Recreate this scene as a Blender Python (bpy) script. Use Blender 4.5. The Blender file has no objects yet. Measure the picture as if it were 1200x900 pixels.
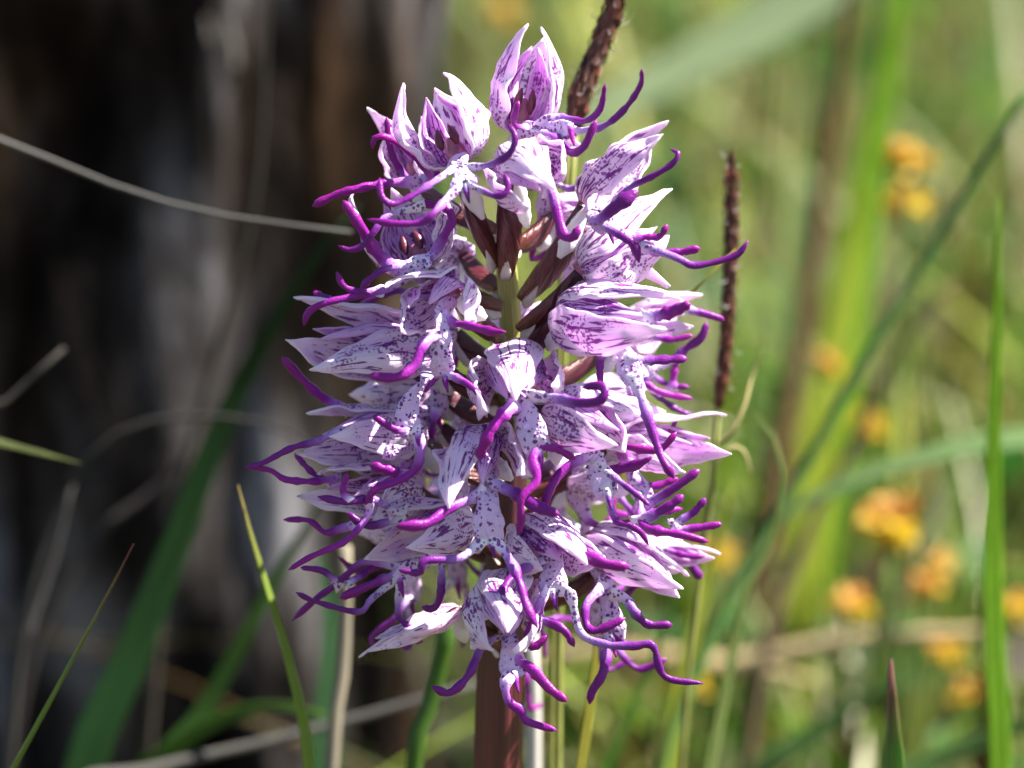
import bpy, math, random
import numpy as np
from mathutils import Vector, Matrix, noise

random.seed(7)
rng = np.random.default_rng(11)
sc = bpy.context.scene
COL = sc.collection
R = math.radians

# ------------------------------------------------------------------ camera
PITCH = R(14.0)
DIST = 0.5                       # camera to orchid axis, metres
AIM = Vector((0, 0, 0.20))       # height of the picture centre on the orchid
fwd = Vector((0, math.cos(PITCH), -math.sin(PITCH)))
upv = Vector((0, math.sin(PITCH), math.cos(PITCH)))
CAMP = AIM - fwd * DIST
cam = bpy.data.cameras.new('camera')
cam.sensor_width = 36.0
cam.lens = 36.0 * DIST / 0.12
cam.clip_start = 0.01
cam.clip_end = 500
cam.dof.use_dof = True
cam.dof.focus_distance = DIST - 0.014
cam.dof.aperture_fstop = 16.5
cam.dof.aperture_blades = 9
co = bpy.data.objects.new('camera', cam)
co.matrix_world = Matrix((
    (1, 0, 0, CAMP.x), (0, upv.y, -fwd.y, CAMP.y), (0, upv.z, -fwd.z, CAMP.z), (0, 0, 0, 1)))
COL.objects.link(co)
sc.camera = co

# ------------------------------------------------------------------ light
SUN_EL = R(52)
SUN_AZ = R(86)                   # clockwise from +Y (away from camera) towards +X
sdir = Vector((math.cos(SUN_EL) * math.sin(SUN_AZ), math.cos(SUN_EL) * math.cos(SUN_AZ), math.sin(SUN_EL)))
w = bpy.data.worlds.new('World'); sc.world = w; w.use_nodes = True
nt = w.node_tree
bg = nt.nodes['Background']
sky = nt.nodes.new('ShaderNodeTexSky'); sky.sky_type = 'NISHITA'; sky.sun_disc = False
sky.sun_elevation = SUN_EL; sky.sun_rotation = SUN_AZ
nt.links.new(sky.outputs[0], bg.inputs[0]); bg.inputs[1].default_value = 0.05
sl = bpy.data.lights.new('sun', 'SUN'); sl.energy = 5.0; sl.angle = R(0.5); sl.color = (1, 0.95, 0.86)
so = bpy.data.objects.new('sun', sl); so.rotation_euler = sdir.to_track_quat('Z', 'Y').to_euler()
COL.objects.link(so)
sc.view_settings.view_transform = 'Standard'; sc.view_settings.look = 'None'
sc.view_settings.gamma = 1; sc.view_settings.use_curve_mapping = False
sc.view_settings.exposure = 2.2
sc.cycles.max_bounces = 8
sc.cycles.transparent_max_bounces = 4

# ------------------------------------------------------------------ helpers
def P(px, py, d):
    """photo pixel -> point on the upright plane d millimetres nearer than the orchid axis"""
    r = fwd + Vector((1, 0, 0)) * ((px - 600) * 1e-4 / DIST) - upv * ((py - 450) * 1e-4 / DIST)
    t = (-d * 1e-3 - CAMP.y) / r.y
    return CAMP + r * t
PX = 1e-4
def pxm(d):                      # metres per photo pixel at depth d
    return PX * (DIST - d * 1e-3) / DIST
def V(x, y, d):                  # direction: right, down, towards camera
    return Vector((x, -d, -y)).normalized()
def fill(pts):
    """pts: (x,y[,d]); missing d interpolated"""
    ds = [p[2] if len(p) > 2 else None for p in pts]
    known = [i for i, v in enumerate(ds) if v is not None]
    out = []
    for i, p in enumerate(pts):
        d = float(np.interp(i, known, [ds[k] for k in known]))
        out.append(P(p[0], p[1], d))
    return out
def smooth(pts, n):
    """catmull-rom through Vector points, n samples evenly in arc length"""
    if len(pts) == 2:
        pts = [pts[0], pts[0].lerp(pts[1], .5), pts[1]]
    A = np.array([tuple(p) for p in pts])
    A = np.vstack([2 * A[0] - A[1], A, 2 * A[-1] - A[-2]])
    out = []
    for i in range(1, len(A) - 2):
        p0, p1, p2, p3 = A[i - 1:i + 3]
        for t in np.linspace(0, 1, 12, endpoint=False):
            out.append(.5 * ((2 * p1) + (-p0 + p2) * t + (2 * p0 - 5 * p1 + 4 * p2 - p3) * t * t + (-p0 + 3 * p1 - 3 * p2 + p3) * t ** 3))
    out.append(A[-2])
    out = np.array(out)
    s = np.concatenate([[0], np.cumsum(np.linalg.norm(np.diff(out, axis=0), axis=1))])
    q = np.linspace(0, s[-1], n)
    return [Vector((np.interp(q_, s, out[:, 0]), np.interp(q_, s, out[:, 1]), np.interp(q_, s, out[:, 2]))) for q_ in q]
def mesh_obj(name, verts, faces, mat, parent=None, uv=None, col=None, smooth_=True):
    me = bpy.data.meshes.new(name)
    me.from_pydata([tuple(v) for v in verts], [], faces)
    if smooth_:
        me.polygons.foreach_set('use_smooth', [True] * len(me.polygons))
    if uv is not None:
        lay = me.uv_layers.new(name='uv')
        li = np.empty(len(me.loops), dtype=np.int32); me.loops.foreach_get('vertex_index', li)
        lay.data.foreach_set('uv', np.asarray(uv, dtype=np.float32)[li].ravel())
    if col is not None:
        ca = me.color_attributes.new('tint', 'FLOAT_COLOR', 'POINT')
        ca.data.foreach_set('color', np.asarray(col, dtype=np.float32).ravel())
    me.materials.append(mat)
    o = bpy.data.objects.new(name, me); COL.objects.link(o)
    if parent is not None:
        o.parent = parent
        o.matrix_parent_inverse = Matrix.Translation(-parent_world(parent))
    return o
WLOC = {}
def parent_world(o):
    return WLOC[o.name]
def empty(name, loc, parent=None):
    o = bpy.data.objects.new(name, None); COL.objects.link(o)
    o.empty_display_size = 0.01
    loc = Vector(loc)
    o.location = loc - (WLOC[parent.name] if parent else Vector())
    if parent: o.parent = parent
    WLOC[o.name] = loc
    return o
def tag(o, label, cat, group=None):
    o['label'] = label; o['category'] = cat
    if group: o['group'] = group
    return o
def kind(o, k):
    o['kind'] = k; return o
def tube(name, pts, rw, rt, mat, parent=None, normal=None, n=24, seg=10, ridges=0, rdepth=0., twist=0., wob=0., capstart=True):
    """swept elliptic section; rw, rt: lists of half width / half thickness along it (metres)"""
    C = smooth(pts, n)
    T = [(C[min(i + 1, n - 1)] - C[max(i - 1, 0)]).normalized() for i in range(n)]
    nrm = Vector(normal) if normal is not None else Vector((0.1, -1, 0.2))
    N = nrm - T[0] * nrm.dot(T[0])
    if N.length < 1e-4: N = T[0].orthogonal()
    N.normalize()
    ts = np.linspace(0, 1, n)
    W = np.interp(ts, np.linspace(0, 1, len(rw)), rw); H = np.interp(ts, np.linspace(0, 1, len(rt)), rt)
    v, uv = [], []
    sd = random.random() * 100
    for i in range(n):
        N = N - T[i] * N.dot(T[i]); N.normalize()
        if normal is not None:
            M = nrm - T[i] * nrm.dot(T[i])
            if M.length > .3: N = (N * .5 + M.normalized() * .5).normalized()
        S = T[i].cross(N)
        wv = 1 + wob * noise.noise(Vector((sd, i * .55, 0))) * 2
        for k in range(seg):
            a = 2 * math.pi * k / seg + twist * ts[i]
            m = 1 + rdepth * math.cos(ridges * a) if ridges else 1
            v.append(C[i] + (S * math.cos(a) * W[i] + N * math.sin(a) * H[i]) * m * wv)
            uv.append((k / seg, ts[i]))
    f = []
    for i in range(n - 1):
        for k in range(seg):
            k2 = (k + 1) % seg
            f.append((i * seg + k, i * seg + k2, (i + 1) * seg + k2, (i + 1) * seg + k))
    f.append(tuple(range(seg))[::-1]); f.append(tuple((n - 1) * seg + k for k in range(seg)))
    return mesh_obj(name, v, f, mat, parent, uv)
def blunt(r, n=16, end=.55, start=1.0):
    """radius list: constant with rounded end and slight knob"""
    out = []
    for i in range(n):
        t = i / (n - 1)
        q = start + (1 - start) * min(1, t * 2)
        e = max(0.0, (t - .9) / .1)
        out.append(r * q * math.sqrt(max(.02, 1 - e * e * .98)))
    return out

# ------------------------------------------------------------------ materials
def new_mat(name):
    m = bpy.data.materials.new(name); m.use_nodes = True
    n = m.node_tree.nodes; l = m.node_tree.links
    return m, n, l, n['Principled BSDF'], n['Material Output']
def ramp(n, stops, interp='LINEAR'):
    r = n.new('ShaderNodeValToRGB'); r.color_ramp.interpolation = interp
    e = r.color_ramp.elements
    while len(e) < len(stops): e.new(.5)
    for i, (p, c) in enumerate(stops):
        e[i].position = p; e[i].color = c if len(c) == 4 else (*c, 1)
    return r
def mth(n, l, op, a, b=None, c=None, clamp=False):
    m = n.new('ShaderNodeMath'); m.operation = op; m.use_clamp = clamp
    for i, x in enumerate((a, b, c)):
        if x is None: continue
        if isinstance(x, (int, float)): m.inputs[i].default_value = x
        else: l.new(x, m.inputs[i])
    return m.outputs[0]
def mix(n, l, f, a, b, typ='MIX'):
    m = n.new('ShaderNodeMix'); m.data_type = 'RGBA'; m.blend_type = typ
    for i, x in ((0, f), (6, a), (7, b)):
        if isinstance(x, (int, float)): m.inputs[i].default_value = x
        elif isinstance(x, tuple): m.inputs[i].default_value = (*x, 1)
        else: l.new(x, m.inputs[i])
    return m.outputs[2]
def leafy(n, l, bsdf, out, colour, trans, tcol=None):
    """surface that lets light through"""
    t = n.new('ShaderNodeBsdfTranslucent')
    l.new(tcol if tcol is not None else colour, t.inputs[0])
    ms = n.new('ShaderNodeMixShader'); ms.inputs[0].default_value = trans
    l.new(bsdf.outputs[0], ms.inputs[1]); l.new(t.outputs[0], ms.inputs[2]); l.new(ms.outputs[0], out.inputs[0])

WHITE = (.90, .86, .92); LILAC = (.68, .37, .82); SPOT = (.21, .006, .26); PURP = (.235, .018, .30)

def sepal_material(name, base=WHITE, amount=0.0, streak=1.0, wash=.5):
    m, n, l, b, out = new_mat(name)
    tc = n.new('ShaderNodeTexCoord'); oi = n.new('ShaderNodeObjectInfo')
    sep = n.new('ShaderNodeSeparateXYZ'); l.new(tc.outputs['UV'], sep.inputs[0])
    u, v = sep.outputs[0], sep.outputs[1]
    rnd = mth(n, l, 'MULTIPLY', oi.outputs['Random'], 37.0)
    # dashes strung along the veins
    cx = n.new('ShaderNodeCombineXYZ')
    l.new(mth(n, l, 'MULTIPLY', u, 11.0), cx.inputs[0]); l.new(mth(n, l, 'MULTIPLY', v, 6.0), cx.inputs[1]); l.new(rnd, cx.inputs[2])
    nz = n.new('ShaderNodeTexNoise'); nz.inputs['Scale'].default_value = 1.0; nz.inputs['Detail'].default_value = 2.0
    nz.inputs['Roughness'].default_value = .6
    l.new(cx.outputs[0], nz.inputs['Vector'])
    # veins: lines of constant u
    cxv = n.new('ShaderNodeCombineXYZ'); l.new(mth(n, l, 'MULTIPLY', u, 3), cxv.inputs[0]); l.new(mth(n, l, 'MULTIPLY', v, 3), cxv.inputs[1]); l.new(rnd, cxv.inputs[2])
    nzv = n.new('ShaderNodeTexNoise'); nzv.inputs['Scale'].default_value = 1.0; l.new(cxv.outputs[0], nzv.inputs['Vector'])
    uu = mth(n, l, 'ADD', u, mth(n, l, 'MULTIPLY', nzv.outputs[0], .12))
    vein = mth(n, l, 'ABSOLUTE', mth(n, l, 'SINE', mth(n, l, 'MULTIPLY', uu, math.pi * 6)))
    vein = mth(n, l, 'SUBTRACT', 1.0, mth(n, l, 'MULTIPLY', vein, 2.0), clamp=True)
    # margin and tip stay clean
    edge = mth(n, l, 'SUBTRACT', .5, mth(n, l, 'ABSOLUTE', mth(n, l, 'SUBTRACT', u, .5)))
    edge = mth(n, l, 'MULTIPLY', edge, 9.0, clamp=True)
    tip = mth(n, l, 'MULTIPLY', mth(n, l, 'SUBTRACT', .97, v), 5.0, clamp=True)
    mask = mth(n, l, 'MULTIPLY', edge, tip)
    s = mth(n, l, 'ADD', nz.outputs[0], mth(n, l, 'MULTIPLY', vein, .13 * streak))
    s = mth(n, l, 'ADD', s, mth(n, l, 'MULTIPLY', mth(n, l, 'SUBTRACT', mask, 1.0), .35))
    s = mth(n, l, 'ADD', s, mth(n, l, 'MULTIPLY_ADD', oi.outputs['Random'], .085, amount - .05))
    r = ramp(n, [(.585, (0, 0, 0)), (.635, (1, 1, 1))]); l.new(s, r.inputs[0])
    # fine specks gathered in clouds
    vo = n.new('ShaderNodeTexVoronoi'); vo.inputs['Scale'].default_value = 2300.0
    mpd = n.new('ShaderNodeTexNoise'); mpd.inputs['Scale'].default_value = 900.0; l.new(tc.outputs['Object'], mpd.inputs['Vector'])
    va = n.new('ShaderNodeVectorMath'); va.operation = 'MULTIPLY_ADD'; l.new(mpd.outputs['Color'], va.inputs[0]); va.inputs[1].default_value = (.0005,) * 3; l.new(tc.outputs['Object'], va.inputs[2])
    l.new(va.outputs[0], vo.inputs['Vector'])
    nd = n.new('ShaderNodeTexNoise'); nd.inputs['Scale'].default_value = 260.0; nd.inputs['Detail'].default_value = 1.5; l.new(tc.outputs['Object'], nd.inputs['Vector'])
    dens = mth(n, l, 'MULTIPLY', mth(n, l, 'SUBTRACT', mth(n, l, 'ADD', nd.outputs[0], mth(n, l, 'MULTIPLY', mth(n, l, 'SUBTRACT', .45, v), .18)), .442), 3.0)
    dens = mth(n, l, 'MINIMUM', dens, .46)
    dots = mth(n, l, 'LESS_THAN', vo.outputs['Distance'], dens)
    dots = mth(n, l, 'MULTIPLY', dots, mask)
    # soft lilac wash between veins
    cw = n.new('ShaderNodeCombineXYZ'); l.new(mth(n, l, 'MULTIPLY', u, 3), cw.inputs[0]); l.new(mth(n, l, 'MULTIPLY', v, 2), cw.inputs[1]); l.new(mth(n, l, 'ADD', rnd, 9), cw.inputs[2])
    nw = n.new('ShaderNodeTexNoise'); nw.inputs['Scale'].default_value = 1.3; l.new(cw.outputs[0], nw.inputs['Vector'])
    wsh = mth(n, l, 'MULTIPLY', mth(n, l, 'MULTIPLY', mth(n, l, 'SUBTRACT', nw.outputs[0], .38), 3.0, clamp=True), mth(n, l, 'MULTIPLY', mask, wash))
    c = mix(n, l, wsh, base, LILAC)
    c = mix(n, l, mth(n, l, 'MULTIPLY', r.outputs[0], .92), c, SPOT)
    c = mix(n, l, mth(n, l, 'MULTIPLY', dots, .8), c, SPOT)
    l.new(c, b.inputs['Base Color'])
    b.inputs['Roughness'].default_value = .42
    b.inputs['Specular IOR Level'].default_value = .35
    bp = n.new('ShaderNodeBump'); bp.inputs['Distance'].default_value = .00025; bp.inputs['Strength'].default_value = .5
    nb = n.new('ShaderNodeTexNoise'); nb.inputs['Scale'].default_value = 900; l.new(tc.outputs['Object'], nb.inputs['Vector'])
    hb = mth(n, l, 'ADD', mth(n, l, 'MULTIPLY', vein, -.6), nb.outputs[0])
    l.new(hb, bp.inputs['Height']); l.new(bp.outputs[0], b.inputs['Normal'])
    tcol = mix(n, l, .6, c, (1, .60, .95), 'MULTIPLY')
    leafy(n, l, b, out, c, .45, tcol)
    return m
M_SEPAL = sepal_material('sepal_white_spotted', amount=.002, wash=.55)
M_PETAL = sepal_material('petal_lilac_striped', base=(.78, .56, .84), amount=.03, streak=1.7, wash=.9)

def lip_material():
    m, n, l, b, out = new_mat('lip_white_dotted')
    tc = n.new('ShaderNodeTexCoord')
    vo = n.new('ShaderNodeTexVoronoi'); vo.inputs['Scale'].default_value = 2000
    nn_ = n.new('ShaderNodeTexNoise'); nn_.inputs['Scale'].default_value = 1100; l.new(tc.outputs['Object'], nn_.inputs['Vector'])
    va = n.new('ShaderNodeVectorMath'); va.operation = 'MULTIPLY_ADD'; l.new(nn_.outputs['Color'], va.inputs[0]); va.inputs[1].default_value = (.0009,) * 3; l.new(tc.outputs['Object'], va.inputs[2]); l.new(va.outputs[0], vo.inputs['Vector'])
    sc_ = n.new('ShaderNodeSeparateColor'); l.new(vo.outputs['Color'], sc_.inputs[0])
    thr = mth(n, l, 'MULTIPLY_ADD', sc_.outputs[0], .48, .02)
    d = mth(n, l, 'LESS_THAN', vo.outputs['Distance'], thr)
    c0 = mix(n, l, .7, WHITE, (.66, .42, .80))
    c = mix(n, l, mth(n, l, 'MULTIPLY', d, .95), c0, (.17, .012, .22))
    l.new(c, b.inputs['Base Color']); b.inputs['Roughness'].default_value = .5
    b.inputs['Specular IOR Level'].default_value = .3
    bp = n.new('ShaderNodeBump'); bp.inputs['Distance'].default_value = .0004; bp.inputs['Strength'].default_value = .7
    l.new(mth(n, l, 'SUBTRACT', 1.0, vo.outputs['Distance']), bp.inputs['Height']); l.new(bp.outputs[0], b.inputs['Normal'])
    leafy(n, l, b, out, c, .25)
    return m
M_LIP = lip_material()
def lobe_material():
    m, n, l, b, out = new_mat('lobe_white_to_purple')
    tc = n.new('ShaderNodeTexCoord'); sep = n.new('ShaderNodeSeparateXYZ'); l.new(tc.outputs['UV'], sep.inputs[0])
    oi = n.new('ShaderNodeObjectInfo')
    nz = n.new('ShaderNodeTexNoise'); nz.inputs['Scale'].default_value = 500; l.new(tc.outputs['Object'], nz.inputs['Vector'])
    v = mth(n, l, 'ADD', sep.outputs[1], mth(n, l, 'MULTIPLY', mth(n, l, 'SUBTRACT', nz.outputs[0], .5), .10))
    v = mth(n, l, 'ADD', v, mth(n, l, 'MULTIPLY', mth(n, l, 'SUBTRACT', oi.outputs['Random'], .35), .30))
    r = ramp(n, [(0, WHITE), (.13, (.76, .66, .86)), (.29, (.42, .18, .60)), (.46, (.19, .010, .24)), (1, (.195, .004, .19))])
    l.new(v, r.inputs[0])
    vd = n.new('ShaderNodeTexVoronoi'); vd.inputs['Scale'].default_value = 2100; l.new(tc.outputs['Object'], vd.inputs['Vector'])
    dsep = n.new('ShaderNodeSeparateColor'); l.new(vd.outputs['Color'], dsep.inputs[0])
    dt = mth(n, l, 'LESS_THAN', vd.outputs['Distance'], mth(n, l, 'MULTIPLY_ADD', dsep.outputs[0], .7, -.05))
    dt = mth(n, l, 'MULTIPLY', dt, mth(n, l, 'MULTIPLY', mth(n, l, 'SUBTRACT', .38, v), 5.0, clamp=True))
    lc = mix(n, l, mth(n, l, 'MULTIPLY', dt, .9), r.outputs[0], (.17, .012, .22))
    hs = n.new('ShaderNodeHueSaturation'); l.new(lc, hs.inputs['Color'])
    l.new(mth(n, l, 'MULTIPLY_ADD', oi.outputs['Random'], .5, .8), hs.inputs['Value'])
    l.new(mth(n, l, 'MULTIPLY_ADD', oi.outputs['Random'], .05, .478), hs.inputs['Hue'])
    l.new(hs.outputs[0], b.inputs['Base Color'])
    b.inputs['Roughness'].default_value = .40; b.inputs['Specular IOR Level'].default_value = .35
    b.inputs['Sheen Weight'].default_value = .07; b.inputs['Sheen Tint'].default_value = (.95, .5, 1, 1); b.inputs['Sheen Roughness'].default_value = .4
    vo = n.new('ShaderNodeTexVoronoi'); vo.inputs['Scale'].default_value = 4200; l.new(tc.outputs['Object'], vo.inputs['Vector'])
    bp = n.new('ShaderNodeBump'); bp.inputs['Distance'].default_value = .0001; bp.inputs['Strength'].default_value = .4
    l.new(mth(n, l, 'SUBTRACT', 1.0, vo.outputs['Distance']), bp.inputs['Height']); l.new(bp.outputs[0], b.inputs['Normal'])
    tcol = mix(n, l, 1.0, hs.outputs[0], (1, .75, 1), 'MULTIPLY')
    leafy(n, l, b, out, hs.outputs[0], .22, tcol)
    return m
M_LOBE = lobe_material()
def simple(name, c, rough=.5, trans=0., bump=None, vary=0., vscale=300., spec=.4):
    m, n, l, b, out = new_mat(name)
    tc = n.new('ShaderNodeTexCoord')
    nz = n.new('ShaderNodeTexNoise'); nz.inputs['Scale'].default_value = vscale; nz.inputs['Detail'].default_value = 4
    l.new(tc.outputs['Object'], nz.inputs['Vector'])
    lo = tuple(x * (1 - vary) for x in c); hi = tuple(min(1, x * (1 + vary)) for x in c)
    r = ramp(n, [(.3, lo), (.7, hi)]); l.new(nz.outputs[0], r.inputs[0])
    l.new(r.outputs[0], b.inputs['Base Color']); b.inputs['Roughness'].default_value = rough
    b.inputs['Specular IOR Level'].default_value = spec
    if bump:
        bp = n.new('ShaderNodeBump'); bp.inputs['Distance'].default_value = bump; l.new(nz.outputs[0], bp.inputs['Height']); l.new(bp.outputs[0], b.inputs['Normal'])
    if trans: leafy(n, l, b, out, r.outputs[0], trans)
    return m
M_SPUR = simple('spur_white', (.80, .77, .80), .4, .4, .0002, .06, 600)
M_COLUMN = simple('column_maroon', (.30, .10, .16), .35, 0, .0002, .5, 700)
M_SAC = simple('pollen_sac_dark', (.09, .012, .03), .35, 0, None, .4, 700)
M_BRACT = simple('bract_pale', (.62, .55, .50), .5, .3, None, .2, 500)
def stem_material(name, stops, lo=0., hi=1., rough=.32):
    """colour bands along the stem (uv y) with fine lengthwise fibres"""
    m, n, l, b, out = new_mat(name)
    tc = n.new('ShaderNodeTexCoord'); sep = n.new('ShaderNodeSeparateXYZ'); l.new(tc.outputs['UV'], sep.inputs[0])
    mp = n.new('ShaderNodeMapping'); mp.inputs['Scale'].default_value = (26, 5, 1); l.new(tc.outputs['UV'], mp.inputs[0])
    nz = n.new('ShaderNodeTexNoise'); nz.inputs['Scale'].default_value = 1.0; nz.inputs['Detail'].default_value = 4; l.new(mp.outputs[0], nz.inputs['Vector'])
    v = mth(n, l, 'ADD', sep.outputs[1], mth(n, l, 'MULTIPLY', mth(n, l, 'SUBTRACT', nz.outputs[0], .5), .02))
    r = ramp(n, stops); l.new(v, r.inputs[0])
    k = ramp(n, [(.3, (.6, .6, .6)), (.7, (1.5, 1.4, 1.4))]); l.new(nz.outputs[0], k.inputs[0])
    c = mix(n, l, 1.0, r.outputs[0], k.outputs[0], 'MULTIPLY')
    l.new(c, b.inputs['Base Color']); b.inputs['Roughness'].default_value = rough
    bp = n.new('ShaderNodeBump'); bp.inputs['Distance'].default_value = .0003; l.new(nz.outputs[0], bp.inputs['Height']); l.new(bp.outputs[0], b.inputs['Normal'])
    return m
MAROON = (.11, .022, .034); SGREEN = (.20, .21, .055)
M_OVARY = stem_material('ovary_maroon', [(0, (.13, .055, .022)), (.35, (.085, .016, .020)), (1, (.05, .008, .022))], rough=.28)

# ------------------------------------------------------------------ flower parts
def hood_frame(B, tips, o):
    mean = (tips[0] + tips[1] + tips[2]) / 3
    a = (mean - B); L = a.length; a.normalize()
    o = o - a * o.dot(a)
    if o.length < .05: o = a.orthogonal()
    o.normalize(); s = a.cross(o)
    return a, o, s, L
def prof(u):
    return .30 + .70 * max(0., math.sin(math.pi * u ** .70)) ** .75
def sepal(name, B, a, o, s, L, Rm, th, hw, tip, mat, parent, k=1.0, nu=26, nv=17, curl=0.):
    sd = random.random() * 50
    dtip = B + a * L + (o * math.cos(th) + s * math.sin(th)) * Rm * prof(1.0) * k
    disp = tip - dtip if tip is not None else Vector()
    v, uv = [], []
    wobv = (o * math.cos(th) + s * math.sin(th)) * .0011
    for i in range(nu):
        u = i / (nu - 1)
        r = Rm * prof(u) * k
        h = hw * (.55 + .45 * min(1, u / .25)) * (1 - .46 * u ** 1.9) * max(.02, 1 - u ** 9) ** .5 * (1 + .14 * noise.noise(Vector((sd, u * 6, 7.7))))
        for j in range(nv):
            q = -1 + 2 * j / (nv - 1)
            an = th + q * h
            rr = r * (1 + .06 * noise.noise(Vector((sd, u * 4, q * 2))) + .05 * (1 - abs(q)) + curl * abs(q) ** 2 * u)
            rim = .30 * r * abs(q) ** 3 * noise.noise(Vector((sd + 9, u * 5.5, q)))
            p = B + a * (u * L * (1 - .04 * q * q)) + (o * math.cos(an) + s * math.sin(an)) * (rr + rim)
            p += disp * (u ** 1.9)
            p += wobv * math.sin(u * math.pi) * noise.noise(Vector((sd + 3, u * 2.4, q * .7))) + s * (.0007 * u * noise.noise(Vector((sd + 5, u * 3, 1))))
            v.append(p); uv.append((j / (nv - 1), u))
    f = [(i * nv + j, i * nv + j + 1, (i + 1) * nv + j + 1, (i + 1) * nv + j) for i in range(nu - 1) for j in range(nv - 1)]
    ob = mesh_obj(name, v, f, mat, parent, uv)
    sm = ob.modifiers.new('thickness', 'SOLIDIFY'); sm.thickness = .00022; sm.offset = 0
    return ob
def lobe(pts, r, parent, flat=.72, normal=None, white=True):
    """one purple lobe of the lip"""
    Q = fill(pts)
    n = max(18, min(44, int(sum((Q[i + 1] - Q[i]).length for i in range(len(Q) - 1)) / .0006)))
    r *= .84
    rw = [x * (1.06 - .26 * i / 23) for i, x in enumerate(blunt(r * PX, 24))]
    web = [1 + .75 * max(0, 1 - i / 5.0) ** 1.5 for i in range(24)]
    fl = flat * random.uniform(.85, 1.1)
    rt = [x * fl * (.62 + .38 * min(1, i / 6)) for i, x in enumerate(rw)]
    nn = Vector((random.uniform(-.5, .5), -1, random.uniform(-.3, .6)))
    ob = tube('lip_lobe', Q, [a_ * b_ for a_, b_ in zip(rw, web)], rt, M_LOBE, parent, nn, n=n, seg=12, wob=.26)
    return ob

orchid = empty('orchid', (P(583, 900, 0).x, 0, 0))
tag(orchid, 'tall spike of white and purple spotted orchid flowers on a maroon stem', 'orchid')

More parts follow.
